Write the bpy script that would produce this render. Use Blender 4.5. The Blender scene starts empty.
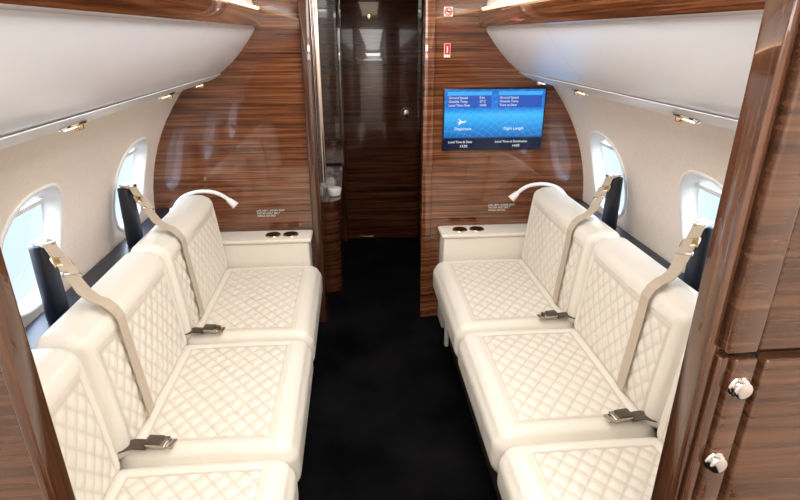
import bpy, bmesh, math
import numpy as np
from mathutils import Vector, Matrix

CX = 0.095
YB = 2.7      # bulkhead plane
YP0, YP1 = 0.55, 0.587   # near partition
scene = bpy.context.scene
COL = scene.collection

# ------------------------------------------------------------------ materials
def new_mat(name):
    m = bpy.data.materials.new(name); m.use_nodes = True
    nt = m.node_tree
    b = nt.nodes.get('Principled BSDF')
    return m, nt, b

def plain(name, col, rough=0.5, metal=0.0, coat=0.0, noise=0.0, nscale=30, bump=0.0, bscale=200, emit=None, es=0, spec=None):
    m, nt, b = new_mat(name)
    b.inputs['Base Color'].default_value = (*col, 1)
    b.inputs['Roughness'].default_value = rough
    b.inputs['Metallic'].default_value = metal
    b.inputs['Coat Weight'].default_value = coat
    b.inputs['Coat Roughness'].default_value = 0.05
    if spec is not None: b.inputs['Specular IOR Level'].default_value = spec
    tc = nt.nodes.new('ShaderNodeTexCoord')
    if noise > 0:
        n = nt.nodes.new('ShaderNodeTexNoise'); n.inputs['Scale'].default_value = nscale
        n.inputs['Detail'].default_value = 4
        nt.links.new(tc.outputs['Object'], n.inputs['Vector'])
        mr = nt.nodes.new('ShaderNodeMapRange')
        mr.inputs['From Min'].default_value = 0.3; mr.inputs['From Max'].default_value = 0.7
        mr.inputs['To Min'].default_value = 1-noise; mr.inputs['To Max'].default_value = 1+noise
        nt.links.new(n.outputs['Fac'], mr.inputs['Value'])
        vm = nt.nodes.new('ShaderNodeVectorMath'); vm.operation = 'SCALE'
        vm.inputs[0].default_value = col
        nt.links.new(mr.outputs['Result'], vm.inputs['Scale'])
        nt.links.new(vm.outputs['Vector'], b.inputs['Base Color'])
    if bump > 0:
        n2 = nt.nodes.new('ShaderNodeTexNoise'); n2.inputs['Scale'].default_value = bscale
        nt.links.new(tc.outputs['Object'], n2.inputs['Vector'])
        bp = nt.nodes.new('ShaderNodeBump'); bp.inputs['Strength'].default_value = bump
        bp.inputs['Distance'].default_value = 0.002
        nt.links.new(n2.outputs['Fac'], bp.inputs['Height'])
        nt.links.new(bp.outputs['Normal'], b.inputs['Normal'])
    if emit:
        b.inputs['Emission Color'].default_value = (*emit, 1)
        b.inputs['Emission Strength'].default_value = es
    return m

def wood(name, cols, scale=(1.2, 1.2, 38), rough=0.16, coat=0.6, rot=0.0):
    m, nt, b = new_mat(name)
    tc = nt.nodes.new('ShaderNodeTexCoord')
    mp = nt.nodes.new('ShaderNodeMapping'); mp.inputs['Scale'].default_value = scale
    mp.inputs['Rotation'].default_value = (0, rot, 0)
    nt.links.new(tc.outputs['Object'], mp.inputs['Vector'])
    n = nt.nodes.new('ShaderNodeTexNoise'); n.inputs['Scale'].default_value = 1.6
    n.inputs['Detail'].default_value = 6; n.inputs['Roughness'].default_value = 0.62
    n.inputs['Distortion'].default_value = 0.25
    nt.links.new(mp.outputs['Vector'], n.inputs['Vector'])
    mp2 = nt.nodes.new('ShaderNodeMapping'); mp2.inputs['Scale'].default_value = tuple(v*(3.5 if v > 5 else 1.5) for v in scale)
    nt.links.new(tc.outputs['Object'], mp2.inputs['Vector'])
    n2 = nt.nodes.new('ShaderNodeTexNoise'); n2.inputs['Scale'].default_value = 1.5
    n2.inputs['Detail'].default_value = 3
    nt.links.new(mp2.outputs['Vector'], n2.inputs['Vector'])
    mx = nt.nodes.new('ShaderNodeMath'); mx.operation = 'MULTIPLY_ADD'
    mx.inputs[1].default_value = 0.45
    nt.links.new(n2.outputs['Fac'], mx.inputs[0])
    sc = nt.nodes.new('ShaderNodeMath'); sc.operation = 'MULTIPLY'; sc.inputs[1].default_value = 0.62
    nt.links.new(n.outputs['Fac'], sc.inputs[0])
    nt.links.new(sc.outputs[0], mx.inputs[2])
    r = nt.nodes.new('ShaderNodeValToRGB')
    r.color_ramp.elements[0].position = 0.38; r.color_ramp.elements[0].color = (*cols[0], 1)
    r.color_ramp.elements[1].position = 0.69; r.color_ramp.elements[1].color = (*cols[2], 1)
    e = r.color_ramp.elements.new(0.53); e.color = (*cols[1], 1)
    nt.links.new(mx.outputs[0], r.inputs['Fac'])
    nt.links.new(r.outputs['Color'], b.inputs['Base Color'])
    b.inputs['Roughness'].default_value = rough
    b.inputs['Specular IOR Level'].default_value = 0.3
    b.inputs['Coat Weight'].default_value = coat
    b.inputs['Coat Roughness'].default_value = 0.01
    b.inputs['Coat IOR'].default_value = 1.6
    return m

WC = [(0.038, 0.011, 0.004), (0.140, 0.045, 0.017), (0.31, 0.118, 0.048)]
M_WOOD = wood('walnut_horizontal', WC, coat=1.0)
M_WOODV = wood('walnut_vertical', [(0.026,0.009,0.004),(0.065,0.023,0.010),(0.11,0.044,0.021)], scale=(30, 30, 1.0), coat=1.0)
M_WOODP = wood('walnut_partition', [(0.034,0.013,0.007),(0.072,0.029,0.014),(0.120,0.052,0.026)], scale=(1.2, 1.2, 34), rot=0.05, coat=1.0)
M_WOODD = wood('walnut_dark', [(0.016,0.005,0.002),(0.060,0.019,0.008),(0.13,0.046,0.020)], rough=.2, coat=.6)
M_WALL = plain('cream_wall_lining', (0.88, 0.775, 0.68), 0.75, noise=0.03, nscale=60, bump=0.15, bscale=400)
M_BIN = plain('bin_satin_white', (0.86, 0.87, 0.92), 0.28, coat=0.3)
M_BIN2 = plain('bin_panel_white', (0.82, 0.81, 0.84), 0.32, coat=0.2)
M_SEAM = plain('seam_grey', (.6, .6, .64), .6)
M_CEIL = plain('ceiling_cream', (0.88, 0.84, 0.78), 0.6)
M_CARPET = plain('black_carpet', (0.0036, 0.0034, 0.0038), 1.0, noise=0.8, nscale=3.5, bump=0.5, bscale=500, spec=0.05)
M_NAVY = plain('navy_trim', (0.010, 0.014, 0.026), 0.35)
M_CHROME = plain('chrome', (0.85, 0.83, 0.80), 0.12, metal=1)
M_GOLD = plain('brass', (0.80, 0.62, 0.36), 0.2, metal=1)
M_STRAP = plain('belt_webbing', (0.53, 0.435, 0.335), 0.6, bump=0.4, bscale=900)
M_BUCK = plain('buckle_brown', (0.07, 0.05, 0.037), 0.35)
M_BMET = plain('buckle_metal', (0.55, 0.49, 0.42), 0.22, metal=1)
M_BLACK = plain('black_gloss', (0.008, 0.008, 0.01), 0.25)
M_WHITE = plain('white_plastic', (0.84, 0.82, 0.79), 0.35)
M_LENS = plain('lamp_lens', (1, 0.9, 0.75), 0.3, emit=(1, 0.85, 0.6), es=2.5)
M_BASE = plain('sofa_base_dark', (0.02, 0.016, 0.014), 0.7)  # dark tone puts the shade below the seat cushions into the colour
M_RED = plain('sign_red', (0.65, 0.02, 0.02), 0.4)
M_FRAME = plain('window_frame_white', (0.86, 0.85, 0.84), 0.45)
M_MIRROR = plain('polished_edge', (0.62, 0.52, 0.46), 0.15, metal=1)

def leather():
    m, nt, b = new_mat('ivory_leather')
    at = nt.nodes.new('ShaderNodeAttribute'); at.attribute_name = 'stitch_shade'
    mix = nt.nodes.new('ShaderNodeMix'); mix.data_type = 'RGBA'
    mix.inputs['A'].default_value = (0.775, 0.725, 0.635, 1)
    mix.inputs['B'].default_value = (0.43, 0.34, 0.235, 1)  # thread tone, also quilt-groove shade painted into the leather
    nt.links.new(at.outputs['Fac'], mix.inputs['Factor'])
    nt.links.new(mix.outputs['Result'], b.inputs['Base Color'])
    b.inputs['Roughness'].default_value = 0.36
    tc = nt.nodes.new('ShaderNodeTexCoord')
    n = nt.nodes.new('ShaderNodeTexNoise'); n.inputs['Scale'].default_value = 260
    nt.links.new(tc.outputs['Object'], n.inputs['Vector'])
    n3 = nt.nodes.new('ShaderNodeTexNoise'); n3.inputs['Scale'].default_value = 14
    nt.links.new(tc.outputs['Object'], n3.inputs['Vector'])
    bp = nt.nodes.new('ShaderNodeBump'); bp.inputs['Strength'].default_value = 0.12; bp.inputs['Distance'].default_value = 0.002
    nt.links.new(n.outputs['Fac'], bp.inputs['Height'])
    bp2 = nt.nodes.new('ShaderNodeBump'); bp2.inputs['Strength'].default_value = 0.4; bp2.inputs['Distance'].default_value = 0.012
    nt.links.new(n3.outputs['Fac'], bp2.inputs['Height'])
    nt.links.new(bp.outputs['Normal'], bp2.inputs['Normal'])
    nt.links.new(bp2.outputs['Normal'], b.inputs['Normal'])
    return m
M_LEATHER = leather()

def glass():
    m = bpy.data.materials.new('window_acrylic'); m.use_nodes = True
    nt = m.node_tree; nt.nodes.clear()
    o = nt.nodes.new('ShaderNodeOutputMaterial')
    t = nt.nodes.new('ShaderNodeBsdfTransparent'); t.inputs['Color'].default_value = (0.95, 0.97, 1, 1)
    g = nt.nodes.new('ShaderNodeBsdfGlossy'); g.inputs['Roughness'].default_value = 0.05
    mx = nt.nodes.new('ShaderNodeMixShader'); mx.inputs[0].default_value = 0.06
    nt.links.new(t.outputs[0], mx.inputs[1]); nt.links.new(g.outputs[0], mx.inputs[2])
    nt.links.new(mx.outputs[0], o.inputs[0])
    return m
M_GLASS = glass()

# ------------------------------------------------------------------ helpers
def empty(name):
    e = bpy.data.objects.new(name, None); COL.objects.link(e); e.empty_display_size = 0.1
    return e

def sharp(ob, a):
    try: ob.data.set_sharp_from_angle(angle=math.radians(a))
    except Exception: pass

def mesh_obj(name, verts, faces, mat, parent=None, smooth=False, recalc=True):
    me = bpy.data.meshes.new(name)
    me.from_pydata([tuple(v) for v in verts], [], faces)
    if recalc:
        bm = bmesh.new(); bm.from_mesh(me)
        bmesh.ops.recalc_face_normals(bm, faces=bm.faces)
        bm.to_mesh(me); bm.free()
    if smooth:
        for p in me.polygons: p.use_smooth = True
    me.materials.append(mat)
    ob = bpy.data.objects.new(name, me); COL.objects.link(ob)
    if parent: ob.parent = parent
    return ob

def box(name, x0, x1, y0, y1, z0, z1, mat, parent=None, bevel=0.0, seg=3):
    v = [(x, y, z) for x in (x0, x1) for y in (y0, y1) for z in (z0, z1)]
    f = [(0,1,3,2),(4,6,7,5),(0,4,5,1),(2,3,7,6),(0,2,6,4),(1,5,7,3)]
    ob = mesh_obj(name, v, f, mat, parent)
    if bevel > 0:
        bm = bmesh.new(); bm.from_mesh(ob.data)
        bmesh.ops.bevel(bm, geom=bm.edges[:], offset=bevel, segments=seg, affect='EDGES', profile=0.5)
        bm.to_mesh(ob.data); bm.free()
        for p in ob.data.polygons: p.use_smooth = True
        sharp(ob, 50)
    return ob

def extrude_poly(name, poly, y0, y1, mat, parent=None, smooth=False):
    n = len(poly)
    v = [(x, y0, z) for x, z in poly] + [(x, y1, z) for x, z in poly]
    f = [(i, (i+1) % n, n+(i+1) % n, n+i) for i in range(n)]
    f += [tuple(range(n)), tuple(range(2*n-1, n-1, -1))]
    ob = mesh_obj(name, v, f, mat, parent, smooth)
    if smooth: sharp(ob, 35)
    return ob

def cyl(name, c, axis, r0, r1, h, mat, parent=None, n=32, bev=0.0, stretch=None):
    ax = Vector(axis).normalized()
    t = ax.orthogonal().normalized(); b = ax.cross(t)
    if stretch:
        t = Vector(stretch[0]); t = (t-ax*t.dot(ax)).normalized(); b = ax.cross(t)
    k = stretch[1] if stretch else 1.0
    c = Vector(c)
    rings = [(0, r0), (h, r1)]
    if bev > 0:
        rings = [(0, r0-bev), (bev*0.3, r0-bev*0.3), (bev, r0), (h-bev, r1), (h-bev*0.3, r1-bev*0.3), (h, r1-bev)]
    v = []; f = []
    for hh, r in rings:
        for i in range(n):
            a = 2*math.pi*i/n
            v.append(c+ax*hh+(t*math.cos(a)*k+b*math.sin(a))*r)
    for q in range(len(rings)-1):
        for i in range(n):
            j = (i+1) % n
            f.append((q*n+i, q*n+j, (q+1)*n+j, (q+1)*n+i))
    f.append(tuple(range(n))); f.append(tuple(range((len(rings)-1)*n, len(rings)*n)))
    ob = mesh_obj(name, v, f, mat, parent, True)
    sharp(ob, 50)
    return ob

def tube(name, pts, rad, mat, parent=None):
    cu = bpy.data.curves.new(name, 'CURVE'); cu.dimensions = '3D'
    sp = cu.splines.new('NURBS'); sp.points.add(len(pts)-1)
    for i, p in enumerate(pts): sp.points[i].co = (*p, 1)
    sp.use_endpoint_u = True; sp.order_u = 4
    cu.bevel_depth = rad; cu.bevel_resolution = 6; cu.use_fill_caps = True; cu.resolution_u = 16
    cu.materials.append(mat)
    ob = bpy.data.objects.new(name, cu); COL.objects.link(ob)
    if parent: ob.parent = parent
    return ob

def text(name, s, loc, size, mat, parent=None, rot=(math.pi/2, 0, 0), align='LEFT'):
    cu = bpy.data.curves.new(name, 'FONT'); cu.body = s; cu.size = size; cu.align_x = align
    cu.extrude = 0.0002
    cu.materials.append(mat)
    ob = bpy.data.objects.new(name, cu); COL.objects.link(ob)
    ob.location = loc; ob.rotation_euler = rot
    if parent: ob.parent = parent
    return ob

PZ = [0, .25, .5, .7, .85, 1.05, 1.2, 1.33]
PS = [.93, 1.06, 1.115, 1.12, 1.105, 1.035, .945, .84]
PF = np.polyfit(PZ, PS, 4)
def prof(z):
    return float(np.polyval(PF, z))

# ------------------------------------------------------------------ side walls with windows
WY = [0.82, 1.60, 2.38]
WZ, WA, WB = 0.893, 0.165, 0.185
LEDGE = 0.685
def oval(k, n=48, e=2.6):
    out = []
    for i in range(n):
        t = 2*math.pi*i/n
        c, s = math.cos(t), math.sin(t)
        out.append(((WA+(k-1)*.16)*math.copysign(abs(c)**(2/e), c), (WB+(k-1)*.16)*math.copysign(abs(s)**(2/e), s)))
    return out

wn = 0
for side, nm in ((-1, 'left'), (1, 'right')):
    zs = [i*1.36/34 for i in range(35)]
    poly = [(CX+side*prof(z), z) for z in zs] + [(CX+side*(prof(z)+.04), z) for z in reversed(zs)]
    w = extrude_poly('wall_'+nm, poly, YP1, YB+0.05, M_WALL, smooth=True)
    cutters = []
    for wy in WY:
        o = oval(1.04); n = len(o)
        v = [(CX+side*.85, wy+a, WZ+b) for a, b in o]+[(CX+side*1.4, wy+a, WZ+b) for a, b in o]
        f = [(i, (i+1) % n, n+(i+1) % n, n+i) for i in range(n)]+[tuple(range(n)), tuple(range(2*n-1, n-1, -1))]
        c = mesh_obj('cut', v, f, M_WALL); cutters.append(c)
        md = w.modifiers.new('b', 'BOOLEAN'); md.object = c; md.operation = 'DIFFERENCE'; md.solver = 'EXACT'
    dg = bpy.context.evaluated_depsgraph_get(); dg.update()
    me = bpy.data.meshes.new_from_object(w.evaluated_get(dg))
    w.modifiers.clear(); w.data = me
    for c in cutters: bpy.data.objects.remove(c)
    for wy in WY:
        wn += 1
        e = empty('window_%d' % wn)
        rings = [(1.10, -.001), (1.08, -.007), (1.02, -.008), (.99, -.002), (.93, .022), (.90, .040), (.86, .042)]
        v = []; f = []
        for k, d in rings:
            for a, b in oval(k):
                v.append((CX+side*(prof(WZ+b)+d), wy+a, WZ+b))
        n = 48
        for r in range(len(rings)-1):
            for i in range(n):
                j = (i+1) % n
                f.append((r*n+i, r*n+j, (r+1)*n+j, (r+1)*n+i))
        mesh_obj('frame', v, f, M_FRAME, e, True)
        pane = [(CX+side*(prof(WZ+b)+.041), wy+a, WZ+b) for a, b in oval(.88)]
        mesh_obj('pane', pane, [tuple(range(n))], M_GLASS, e)
        v = []
        for off in (.032, .038):
            for zz in (WZ+.120, WZ+.138):
                for a in (-.13, .13):
                    v.append((CX+side*(prof(zz)+off), wy+a, zz))
        mesh_obj('shade_rail', v, [(0,1,3,2),(4,5,7,6),(0,1,5,4),(2,3,7,6),(0,2,6,4),(1,3,7,5)], M_FRAME, e)

# ------------------------------------------------------------------ overhead bins + rail + ceiling
def mirror(poly, side): return [(CX+side*s, z) for s, z in poly]
face = [(.868,1.290),(.80,1.300),(.747,1.322),(.70,1.350),(.655,1.388),(.612,1.432),(.575,1.478),(.548,1.515),(.532,1.545)]
M_COVE = plain('cove_led', (1,.8,.55), .5, emit=(1, .62, .30), es=4.0)
for side in (-1, 1):
    e = empty('overhead_bin')
    poly = face+[(.532,1.62),(.56,1.74),(.78,1.74),(.93,1.40)]
    extrude_poly('shell', mirror(poly, side), YP1, YB, M_BIN, e, True)
    pn = [(.866,1.288),(.80,1.297),(.747,1.318),(.715,1.337),(.713,1.335),(.745,1.315),(.80,1.293),(.868,1.284)]
    extrude_poly('service_panel', mirror(pn, side), YP1, YB-.002, M_BIN2, e, True)
    for y in (1.35, 2.05, 2.50):
        s0, z0 = .765, 1.309
        nrm = Vector((-side*0.36, 0, -1)).normalized()
        c = Vector((CX+side*s0, y, z0-.002))
        Yv = ((0,1,0), 1.7)
        cyl('downlight_plate', c, nrm, .030, .028, .007, M_CHROME, e, 40, .002, Yv)
        cyl('downlight_lens', c+nrm*.006+Vector((0,-.014,0)), nrm, .016, .015, .003, M_LENS, e, 24)
        cyl('vent_knob', c+nrm*.006+Vector((0,.026,0)), nrm, .012, .009, .012, M_GOLD, e, 20, .002)
    for y in (1.85,):
        sv = [(CX+side*(s-.0012), yy, z-.0012) for yy in (y-.0012, y+.0012) for s, z in face[2:]]
        k = len(face)-2
        mesh_obj('seam', sv, [(i, i+1, k+i+1, k+i) for i in range(k-1)], M_SEAM, e)
    extrude_poly('trim_1' if side < 0 else 'trim_2', mirror([(.536,1.535),(.512,1.540),(.498,1.56),(.494,1.60),(.505,1.612),(.536,1.612)], side), YP1, YB, M_WOOD, None, True)
    box('cove_light_strip', CX+side*.515-.012, CX+side*.515+.012, YP1+.05, YB-.05, 1.613, 1.621, M_COVE)

cp = [(-.60,1.74),(-.52,1.755),(-.44,1.80),(-.2,1.84),(0,1.845),(.2,1.84),(.44,1.80),(.52,1.755),(.60,1.74)]
cpoly = [(CX+s, z) for s, z in cp]+[(CX+.62, 1.90), (CX-.62, 1.90)]
extrude_poly('ceiling', cpoly, -.9, 4.1, M_CEIL, None, True)
box('floor', CX-1.2, CX+1.2, -.9, 4.1, -.06, 0, M_CARPET)

# ------------------------------------------------------------------ forward bulkhead
def bulk(name, side, edge):
    zs = [i*1.33/20 for i in range(21)]
    poly = [(edge, 0)]+[(CX+side*(prof(z)), z) for z in zs]+[(CX+side*.80, 1.74), (CX+side*.5, 1.78), (edge, 1.84)]
    return extrude_poly(name, poly, YB, YB+.05, M_WOOD)
bulk('wall_bulkhead_left', -1, -.20)
bulk('wall_bulkhead_right', 1, .35)
box('trim_3', -.238, -.186, YB-.035, YB+.07, 0, 1.835, M_WOODV, None, .010)
box('trim_4', .340, .392, YB-.012, YB+.07, 0, 1.835, M_WOOD, None, .006)
box('trim_5', -.186, -.158, YB+.080, YB+.10, .78, 1.84, M_MIRROR, None, .003)
box('wall_corridor_left', -.30, -.188, YB+.105, 4.0, 0, 1.84, M_WOODD)
box('wall_corridor_right', .47, .55, YB+.075, 4.0, 0, 1.84, M_WOODD)
box('wall_front', -.9, 1.1, 4.0, 4.08, 0, 1.84, M_WOODD)
d = empty('door_1')
box('panel', -.075, .455, 3.965, 3.998, .01, 1.80, M_WOODD, d, .004)
box('stile', -.105, -.080, 3.950, 3.998, 0, 1.82, M_WOODV, d, .003)
cyl('knob_plate', (.375, 3.964, .98), (0,-1,0), .042, .040, .006, M_BUCK, d, 32, .001)
cyl('knob', (.375, 3.958, .98), (0,-1,0), .020, .024, .030, M_GOLD, d, 32, .004)
cyl('viewer', (.12, 3.964, 1.62), (0,-1,0), .020, .018, .006, M_GOLD, d, 24, .001)
box('kick_plate', .02, .12, 3.957, 3.965, .02, .03, M_GOLD, d)
g = empty('galley_cabinet')
def rounded_col(name, x0, x1, y0, y1, z0, z1, mat, par):
    r = (x1-x0)*.95
    pts = [(x0, y0), ]
    for i in range(13):
        a = -math.pi/2+math.pi/2*i/12
        pts.append((x1-r+r*math.cos(a), y0+r+r*math.sin(a)))
    pts += [(x1, y1), (x0, y1)]
    n = len(pts)
    v = [(x, y, z0) for x, y in pts]+[(x, y, z1) for x, y in pts]
    f = [(i, (i+1) % n, n+(i+1) % n, n+i) for i in range(n)]+[tuple(range(n)), tuple(range(n, 2*n))]
    ob = mesh_obj(name, v, f, mat, par, True); sharp(ob, 40)
rounded_col('body', -.187, -.105, 3.05, 3.94, 0, .58, M_WOODD, g)
rounded_col('counter', -.187, -.095, 3.03, 3.94, .582, .60, M_WOODV, g)
cyl('basin_rim', (-.135, 3.16, .601), (0,0,1), .035, .042, .05, M_WHITE, g, 32, .008)

# small signs on bulkhead
ns = empty('no_smoking_sign')
box('plate', .430, .472, YB-.004, YB-.0005, 1.585, 1.627, M_WHITE, ns)
def ring(name, c, r0, r1, y, mat, par, n=40):
    v = []
    for r in (r0, r1):
        for i in range(n):
            a = 2*math.pi*i/n; v.append((c[0]+r*math.cos(a), y, c[1]+r*math.sin(a)))
    mesh_obj(name, v, [(i, (i+1) % n, n+(i+1) % n, n+i) for i in range(n)], mat, par)
ring('ring', (.451, 1.606), .013, .0175, YB-.005, M_RED, ns)
box('cigarette', .440, .462, YB-.0048, YB-.0042, 1.604, 1.608, M_BLACK, ns)
mesh_obj('slash', [(.441,YB-.0054,1.613),(.444,YB-.0054,1.617),(.461,YB-.0054,1.599),(.458,YB-.0054,1.595)], [(0,1,2,3)], M_RED, ns)
fs = empty('safety_sign')
box('plate', .436, .466, YB-.004, YB-.0005, 1.405, 1.468, M_WHITE, fs)
box('red_field', .438, .464, YB-.005, YB-.004, 1.418, 1.466, M_RED, fs)
box('figure', .448, .454, YB-.0056, YB-.005, 1.425, 1.455, M_WHITE, fs)
M_TXT = plain('label_ink', (.75, .72, .68), .5)
for x in (.70, -.52):
    text('placard_label', 'LIFE VEST UNDER SEAT\nFASTEN SEAT BELT\nWHILE SEATED', (x, YB-.002, .655), .014, M_TXT)

# ------------------------------------------------------------------ monitor
tv = empty('wall_monitor')
X0, X1, Z0, Z1 = .436, .953, .958, 1.266
box('bezel', X0, X1, YB-.022, YB-.001, Z0, Z1, M_BLACK, tv, .004)
m, nt, b = new_mat('monitor_display')
b.inputs['Base Color'].default_value = (0,0,0,1); b.inputs['Roughness'].default_value = .2
tc = nt.nodes.new('ShaderNodeTexCoord'); sp = nt.nodes.new('ShaderNodeSeparateXYZ')
nt.links.new(tc.outputs['Object'], sp.inputs[0])
mr = nt.nodes.new('ShaderNodeMapRange'); mr.inputs['From Min'].default_value = Z0; mr.inputs['From Max'].default_value = Z1
nt.links.new(sp.outputs['Z'], mr.inputs['Value'])
rp = nt.nodes.new('ShaderNodeValToRGB'); cr = rp.color_ramp
cr.elements[0].position = 0; cr.elements[0].color = (.002,.006,.03,1)
cr.elements[1].position = 1; cr.elements[1].color = (.02,.16,.62,1)
for p, c in ((.20,(.002,.008,.04)),(.23,(.01,.14,.50)),(.40,(.02,.30,.80)),(.58,(.06,.52,1.0)),(.68,(.01,.20,.75))):
    q = cr.elements.new(p); q.color = (*c, 1)
nt.links.new(mr.outputs[0], rp.inputs[0])
def wave(cx, cz, sc):
    mp = nt.nodes.new('ShaderNodeMapping'); mp.inputs['Location'].default_value = (-cx, -YB, -cz)
    nt.links.new(tc.outputs['Object'], mp.inputs['Vector'])
    w = nt.nodes.new('ShaderNodeTexWave'); w.wave_type = 'RINGS'; w.rings_direction = 'SPHERICAL'
    w.inputs['Scale'].default_value = sc
    nt.links.new(mp.outputs[0], w.inputs['Vector'])
    pw = nt.nodes.new('ShaderNodeMath'); pw.operation = 'POWER'; pw.inputs[1].default_value = 14
    nt.links.new(w.outputs['Fac'], pw.inputs[0]); return pw
w1 = wave(.95, .80, 11); w2 = wave(.45, .70, 11)
ad = nt.nodes.new('ShaderNodeMath'); ad.operation = 'ADD'
nt.links.new(w1.outputs[0], ad.inputs[0]); nt.links.new(w2.outputs[0], ad.inputs[1])
gt = nt.nodes.new('ShaderNodeMath'); gt.operation = 'GREATER_THAN'; gt.inputs[1].default_value = Z0+.07
nt.links.new(sp.outputs['Z'], gt.inputs[0])
mu = nt.nodes.new('ShaderNodeMath'); mu.operation = 'MULTIPLY'
nt.links.new(ad.outputs[0], mu.inputs[0]); nt.links.new(gt.outputs[0], mu.inputs[1])
mu2 = nt.nodes.new('ShaderNodeMath'); mu2.operation = 'MULTIPLY'; mu2.inputs[1].default_value = .15
nt.links.new(mu.outputs[0], mu2.inputs[0])
mix = nt.nodes.new('ShaderNodeMix'); mix.data_type = 'RGBA'; mix.inputs['B'].default_value = (.2,.75,1,1)
nt.links.new(mu2.outputs[0], mix.inputs['Factor']); nt.links.new(rp.outputs[0], mix.inputs['A'])
nt.links.new(mix.outputs['Result'], b.inputs['Emission Color']); b.inputs['Emission Strength'].default_value = 1.0
M_SCR = m
box('screen', X0+.008, X1-.008, YB-.0235, YB-.0215, Z0+.008, Z1-.008, M_SCR, tv)
M_STX = plain('screen_text', (0,0,0), .5, emit=(.9,.97,1), es=1.0)
M_SBX = plain('screen_box', (0,0,0), .5, emit=(.02,.10,.50), es=1.0)
M_SHD = plain('screen_header', (0,0,0), .5, emit=(.05,.45,1.0), es=1.0)
for bx in (X0+.02, X0+.275):
    box('info_box', bx, bx+.22, YB-.0242, YB-.0236, Z1-.095, Z1-.035, M_SBX, tv)
    box('info_header', bx, bx+.22, YB-.0243, YB-.0237, Z1-.036, Z1-.018, M_SHD, tv)
for i, (a, c) in enumerate((('Ground Speed', '0 kt'), ('Outside Temp', '27 C'), ('Local Time Dest', '14:05'))):
    text('line', a, (X0+.026, YB-.0246, Z1-.052-.018*i), .016, M_STX, tv)
    text('line', c, (X0+.18, YB-.0246, Z1-.052-.018*i), .016, M_STX, tv)
    text('line', a if i < 2 else 'Time to Dest', (X0+.281, YB-.0246, Z1-.052-.018*i), .016, M_STX, tv)
text('line', 'Departure', (X0+.06, YB-.0246, Z0+.104), .020, M_STX, tv)
text('line', 'Flight Length', (X0+.31, YB-.0246, Z0+.104), .020, M_STX, tv)
text('line', 'Local Time & Date', (X0+.03, YB-.0246, Z0+.040), .016, M_STX, tv)
text('line', '13:05', (X0+.09, YB-.0246, Z0+.018), .018, M_STX, tv)
text('line', 'Local Time at Destination', (X0+.27, YB-.0246, Z0+.040), .016, M_STX, tv)
text('line', '14:05', (X0+.36, YB-.0246, Z0+.018), .018, M_STX, tv)
pv = [(0,0),(.03,.006),(.012,.03),(.02,.03),(.045,.008),(.065,.010),(.072,.018),(.076,.018),(.074,.004),(.065,-.002),(.04,-.004),(.02,-.022),(.013,-.022),(.024,-.004)]
mesh_obj('aircraft_icon', [(X0+.07+a*.6, YB-.0246, Z0+.142+c*.6) for a, c in pv], [tuple(range(len(pv)))], M_STX, tv)

# ------------------------------------------------------------------ cushions
def cushion(name, side, lo, hi, r, axis, top_side, margins, step, bulge, shear, par, dia=(.075,.085)):
    lo = np.array(lo, float); hi = np.array(hi, float)
    st = [step]*3; st[axis] = .012
    L = [np.linspace(lo[k], hi[k], max(4, int(round((hi[k]-lo[k])/st[k])))+1) for k in range(3)]
    N = [len(l)-1 for l in L]
    idx = {}; pos = []; faces = []; stitch_shade = []
    others = [k for k in range(3) if k != axis]
    a0, b0 = others
    pa = (lo[a0]+margins[0], hi[a0]-margins[1]); pb = (lo[b0]+margins[2], hi[b0]-margins[3])
    sgn = 1 if top_side else -1
    rr = np.array(r if hasattr(r, '__len__') else (r, r, r), float)
    ca = (pa[0]+pa[1])/2; cb = (pb[0]+pb[1])/2
    def vid(t):
        if t in idx: return idx[t]
        p = np.array([L[k][t[k]] for k in range(3)])
        c = np.minimum(np.maximum(p, lo+rr), hi-rr)
        d = (p-c)/rr; nn = np.linalg.norm(d)
        if nn > 0: d = d/nn
        q = c+d*rr
        fa = 1-((p[a0]-(lo[a0]+hi[a0])/2)/((hi[a0]-lo[a0])/2))**2
        fb = 1-((p[b0]-(lo[b0]+hi[b0])/2)/((hi[b0]-lo[b0])/2))**2
        w = (p[axis]-lo[axis])/(hi[axis]-lo[axis]); w = w if top_side else 1-w
        q[axis] += sgn*bulge*w*math.sqrt(max(fa, 0)*max(fb, 0))
        s = 0.0
        if t[axis] == (N[axis] if top_side else 0):
            a, b = p[a0], p[b0]
            if pa[0] < a < pa[1] and pb[0] < b < pb[1]:
                ed = min(a-pa[0], pa[1]-a, b-pb[0], pb[1]-b)
                u = (a-ca)/dia[0]+(b-cb)/dia[1]; v = (a-ca)/dia[0]-(b-cb)/dia[1]
                du = abs(u-round(u)); dv = abs(v-round(v))
                h = (min(1, du/.5)**.6)*(min(1, dv/.5)**.6)
                dm = min(du, dv)
                s = max(0, 1-dm/.12)  # soft darkening along creases: thread line plus painted groove shade
                h *= min(1, ed/.012)
                q[axis] += sgn*(.0068*h-.001)
                if ed < .008: s = max(s, .9)
            else:
                ed = max(pa[0]-a, a-pa[1], pb[0]-b, b-pb[1])
                q[axis] += sgn*(.006*min(1, ed/.016)-.001)
        q2 = shear(q)
        pos.append((CX+side*q2[0], q2[1], q2[2])); stitch_shade.append(s*.5)
        idx[t] = len(pos)-1
        return idx[t]
    for k in range(3):
        i, j = [m for m in range(3) if m != k]
        for sd in (0, N[k]):
            for a in range(N[i]):
                for b in range(N[j]):
                    q = []
                    for da, db in ((0,0),(1,0),(1,1),(0,1)):
                        t = [0,0,0]; t[k] = sd; t[i] = a+da; t[j] = b+db
                        q.append(vid(tuple(t)))
                    faces.append(tuple(q))
    ob = mesh_obj(name, pos, faces, M_LEATHER, par, True)
    at = ob.data.attributes.new('stitch_shade', 'FLOAT', 'POINT')
    at.data.foreach_set('value', np.array(stitch_shade, dtype=np.float32))
    return ob

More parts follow.
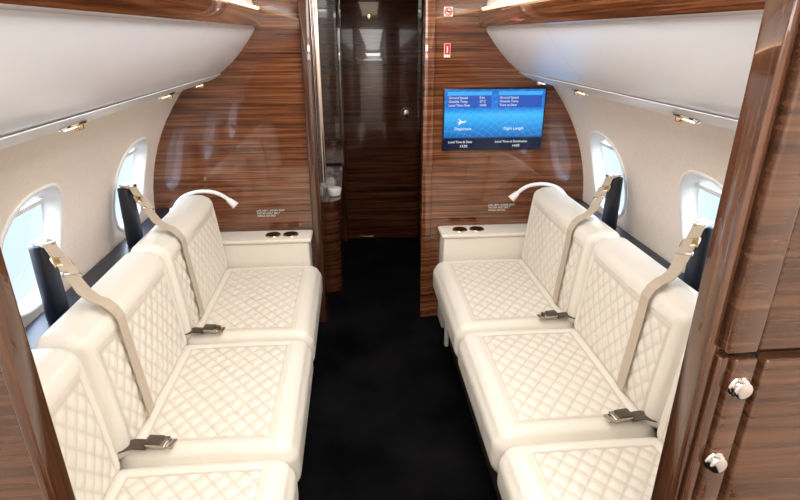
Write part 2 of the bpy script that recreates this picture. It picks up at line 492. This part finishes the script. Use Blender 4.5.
SY = [2.545, 1.83, 1.205, .60]
def ident(q): return q
def lean(q):
    q = q.copy(); q[0] += (q[2]-.42)*.10
    return q
def ribbon(name, pts, width, mat, par, wdir=Vector((0,1,0)), th=.003):
    v = []; f = []
    P = [Vector(p) for p in pts]
    for i, p in enumerate(P):
        d = (P[min(i+1, len(P)-1)]-P[max(i-1, 0)]).normalized()
        w = (wdir-d*wdir.dot(d)).normalized(); nrm = d.cross(w)
        for a, c in ((-1,-1),(1,-1),(1,1),(-1,1)):
            v.append(p+w*(a*width/2)+nrm*(c*th/2))
    for i in range(len(P)-1):
        for k in range(4):
            f.append((i*4+k, i*4+(k+1) % 4, (i+1)*4+(k+1) % 4, (i+1)*4+k))
    f.append((0,1,2,3)); n = (len(P)-1)*4; f.append((n, n+1, n+2, n+3))
    return mesh_obj(name, v, f, mat, par)

def obox(name, c, d, w, size, mat, par, bev=.003):
    d = Vector(d).normalized(); w = Vector(w); w = (w-d*w.dot(d)).normalized(); n = d.cross(w)
    ob = box(name, -size[0]/2, size[0]/2, -size[1]/2, size[1]/2, -size[2]/2, size[2]/2, mat, par, bev, 2)
    M = Matrix((d, w, n)).transposed()
    for vv in ob.data.vertices: vv.co = M @ vv.co + Vector(c)
    return ob

for side in (-1, 1):
    S = lambda s: CX+side*s
    sofa = empty('leather_divan')
    xs = sorted((S(.36), S(.92)))
    box('base', xs[0], xs[1], SY[3]+.01, SY[0], 0, .26, M_BASE, sofa, .008)
    xs = sorted((S(.885), S(.935)))
    box('back_shell', xs[0], xs[1], SY[3]+.01, SY[0], .2, .68, M_BASE, sofa, .005)
    for i in range(3):
        y1, y0 = SY[i]-.002, SY[i+1]+.002
        cushion('seat_%d' % (i+1), side, (.285, y0, .245), (.80, y1, .413), (.060, .045, .055), 2, True,
                (.085, .075, .060, .060), .0052, .018, ident, sofa, dia=(.054,.066))
        cushion('back_%d' % (i+1), side, (.755, y0, .395), (.885, y1, .805), (.045, .040, .045), 0, False,
                (.05, .05, .03, .07), .0052, .014, lean, sofa, dia=(.054,.066))
        y = y0+.035
        p = [(S(.775), y-.01, .439), (S(.74), y, .445), (S(.70), y+.0, .440)]
        ribbon('lap_belt_%d' % (i+1), p, .040, M_BUCK, sofa)
        obox('buckle_%d' % (i+1), (S(.672), y+.0, .446), (side, .15, 0), (0,1,0), (.060, .043, .014), M_BMET, sofa, .004)
        obox('buckle_flap_%d' % (i+1), (S(.680), y+.0, .455), (side, .15, 0), (0,1,0), (.044, .036, .007), M_BUCK, sofa, .002)
        obox('tongue_%d' % (i+1), (S(.636), y-.004, .443), (side, .15, 0), (0,1,0), (.022, .034, .006), M_BMET, sofa, .001)
    obox('leg', (S(.345), 2.38, .125), (0,0,1), (0,1,0), (.25, .03, .02), M_WHITE, sofa, .004)

    extrude_poly('window_ledge', [(S(.942), .50), (S(.942), LEDGE-.010), (S(.952), LEDGE), (S(1.105), LEDGE), (S(1.107), .50)], YP1+.01, YB-.002, M_NAVY)
    for yp, ys in ((1.55, 1.385), (2.19, 1.99)):
        hz = empty('shoulder_harness')
        cyl('post', (S(1.030), yp, LEDGE+.001), (0,0,1), .034, .030, .247, M_NAVY, hz, 32, .006)
        obox('anchor', (S(1.015), yp-.005, .940), (-side*.19, -.10, .0), (0,1,0), (.055, .040, .014), M_CHROME, hz, .003)
        a = Vector((S(.995), yp-.015, .940)); bpt = Vector((S(.86), ys+.025, .840))
        pts = [a+(bpt-a)*t/8+Vector((0,0,-.006*math.sin(math.pi*t/8))) for t in range(9)]
        pts += [Vector((S(.83), ys+.005, .829)), Vector((S(.800), ys, .818)), Vector((S(.779), ys, .797)), Vector((S(.766), ys, .77))]
        for t in range(1, 9):
            z = .77-(.77-.445)*t/8
            pts.append(Vector((S(.733+(z-.42)*.10), ys-.004*t/8, z)))
        ribbon('strap', pts, .044, M_STRAP, hz)
        dd = (bpt-a).normalized()
        obox('adjuster', a+(bpt-a)*.38+Vector((0,0,-.004)), dd, (0,1,0), (.040, .056, .012), M_GOLD, hz, .004)
        obox('adjuster_bar', a+(bpt-a)*.62+Vector((0,0,-.004)), dd, (0,1,0), (.014, .054, .012), M_CHROME, hz, .003)
        obox('strap_fold', a+(bpt-a)*.50+Vector((0,0,.002)), dd, (0,1,.25), (.07, .042, .006), M_STRAP, hz, .002)

    con = empty('side_console')
    xi = .345
    xs = sorted((S(xi), S(.925)))
    box('body', xs[0], xs[1], 2.552, YB-.002, 0, .53, M_LEATHER, con, .012)
    xs = sorted((S(xi-.012), S(.925)))
    box('top', xs[0], xs[1], 2.546, YB-.002, .531, .552, M_LEATHER, con, .009)
    for s in (.44, .53):
        cyl('cup_ring', (S(s), 2.622, .5515), (0,0,1), .040, .038, .005, M_GOLD, con, 36, .001)
        cyl('cup_well', (S(s), 2.622, .555), (0,0,1), .032, .032, .0022, M_BLACK, con, 36)
    gl = empty('gooseneck_reading_lamp')
    P = [(S(1.0), 2.60, .70), (S(.97), 2.60, .76), (S(.90), 2.60, .795), (S(.82), 2.60, .80), (S(.76), 2.60, .785), (S(.725), 2.60, .75)]
    tube('neck', P, .0095, M_WHITE, gl)
    dv = (Vector(P[-1])-Vector(P[-2])).normalized()
    cyl('head', Vector(P[-1])-dv*.005, dv, .013, .019, .048, M_WHITE, gl, 24, .003)
    cyl('base_mount', (S(1.0), 2.60, LEDGE+.001), (0, 0, 1), .022, .013, .03, M_WHITE, gl, 24, .003)

# ------------------------------------------------------------------ near partition (aft)
XL, XR = -.40, .44
pt = empty('partition_right')
zs = [0, .4, .7, .9, 1.1, 1.3]
polyR = [(XR, 0)]+[(CX+prof(z), z) for z in zs]+[(CX+.80, 1.74), (CX+.5, 1.75), (XR, 1.80)]
extrude_poly('panel', polyR, YP0+.004, YP1, M_WOODP, pt)
box('jamb', XR-.004, XR+.010, YP0-.002, YP1+.002, 0, 1.80, M_WOODV, pt, .003)
box('upper_stile', XR+.012, XR+.055, YP0-.016, YP0+.004, 1.135, 1.80, M_WOODP, pt, .004)
box('lower_stile', XR+.012, XR+.026, YP0-.008, YP0+.004, 0, 1.125, M_WOODV, pt, .003)
box('latch_rail', XR+.030, XR+.060, YP0-.014, YP0+.004, 0, 1.125, M_WOODP, pt, .003)
box('outer_panel', XR+.068, 1.15, YP0-.018, YP0+.004, 0, 1.125, M_WOODP, pt, .004)
box('groove', XR+.060, XR+.068, YP0-.002, YP0+.005, 0, 1.125, M_BLACK, pt)
box('upper_panel', XR+.059, 1.02, YP0-.010, YP0+.004, 1.135, 1.70, M_WOODP, pt, .003)
for x, z in ((.483, 1.084), (.478, .962)):
    cyl('latch_collar', (x, YP0-.014, z), (0,-1,0), .0150, .0140, .003, M_CHROME, pt, 36, .001)
    cyl('latch_knob', (x, YP0-.017, z), (0,-1,0), .0095, .0125, .008, M_CHROME, pt, 36, .002)
pl = empty('partition_left')
polyL = [(XL, 0)]+[(CX-prof(z), z) for z in zs]+[(CX-.80, 1.74), (CX-.5, 1.75), (XL, 1.80)]
extrude_poly('panel', polyL, YP0, YP1, M_WOODP, pl)
box('jamb', XL-.010, XL+.004, YP0-.002, YP1+.002, 0, 1.80, M_WOODV, pl, .003)
box('wall_aft', -1.05, 1.25, -.9, -.85, 0, 1.75, M_WALL)
box('wall_vestibule_left', -1.10, -1.05, -.85, YP0-.003, 0, 1.90, M_WALL)
box('wall_vestibule_right', 1.16, 1.21, -.85, YP0-.019, 0, 1.90, M_WALL)
box('ceiling_vestibule', -1.10, 1.25, -.88, YP0-.02, 1.905, 1.93, M_CEIL)

# ------------------------------------------------------------------ lights
def area(name, loc, sx, sy, power, col, rot=(0,0,0)):
    l = bpy.data.lights.new(name, 'AREA'); l.shape = 'RECTANGLE'; l.size = sx; l.size_y = sy
    l.energy = power; l.color = col
    o = bpy.data.objects.new(name, l); COL.objects.link(o); o.location = loc; o.rotation_euler = rot
    return o
area('ceiling_light_panel', (CX, 1.62, 1.82), .45, 1.9, 19, (1, .98, .95))
area('vestibule_fill_light', (CX, -.15, 1.82), .6, .6, 29, (1, .97, .93))  # added fill near the camera, brightens partition face, bins and seats
area('corridor_light', (.1, 3.4, 1.82), .2, .4, .9, (1, .8, .6))

w = bpy.data.worlds.new('sky'); scene.world = w; w.use_nodes = True
nt = w.node_tree; bg = nt.nodes['Background']
tc = nt.nodes.new('ShaderNodeTexCoord'); sp = nt.nodes.new('ShaderNodeSeparateXYZ')
nt.links.new(tc.outputs['Generated'], sp.inputs[0])
rp = nt.nodes.new('ShaderNodeValToRGB'); cr = rp.color_ramp
mr = nt.nodes.new('ShaderNodeMapRange'); mr.inputs['From Min'].default_value = -1
nt.links.new(sp.outputs['Z'], mr.inputs['Value']); nt.links.new(mr.outputs[0], rp.inputs[0])
cr.elements[0].position = 0; cr.elements[0].color = (.09,.11,.12,1)
cr.elements[1].position = 1; cr.elements[1].color = (.35,.55,.95,1)
for p, c in ((.30,(.088,.108,.120)),(.44,(.100,.120,.130)),(.49,(.30,.35,.38)),(.52,(.98,.99,1.0)),(.70,(.75,.87,1.0))):
    q = cr.elements.new(p); q.color = (*c, 1)
nt.links.new(rp.outputs[0], bg.inputs[0]); bg.inputs[1].default_value = 9.5

# ------------------------------------------------------------------ camera
cam = bpy.data.cameras.new('camera'); co = bpy.data.objects.new('camera', cam); COL.objects.link(co)
cam.sensor_width = 36; cam.lens = 535/800*36; cam.clip_start = .01
Xc = Vector((.9965, .0310, -.0770)); Yc = Vector((-.0830, .3716, -.9246)); Zc = Vector((0, .9279, .3730))
R = Matrix((Xc, Yc, Zc))
co.matrix_world = Matrix.Translation((0, 0, 1.505)) @ R.normalized().to_4x4()
scene.camera = co
scene.view_settings.view_transform = 'Standard'
scene.view_settings.look = 'None'
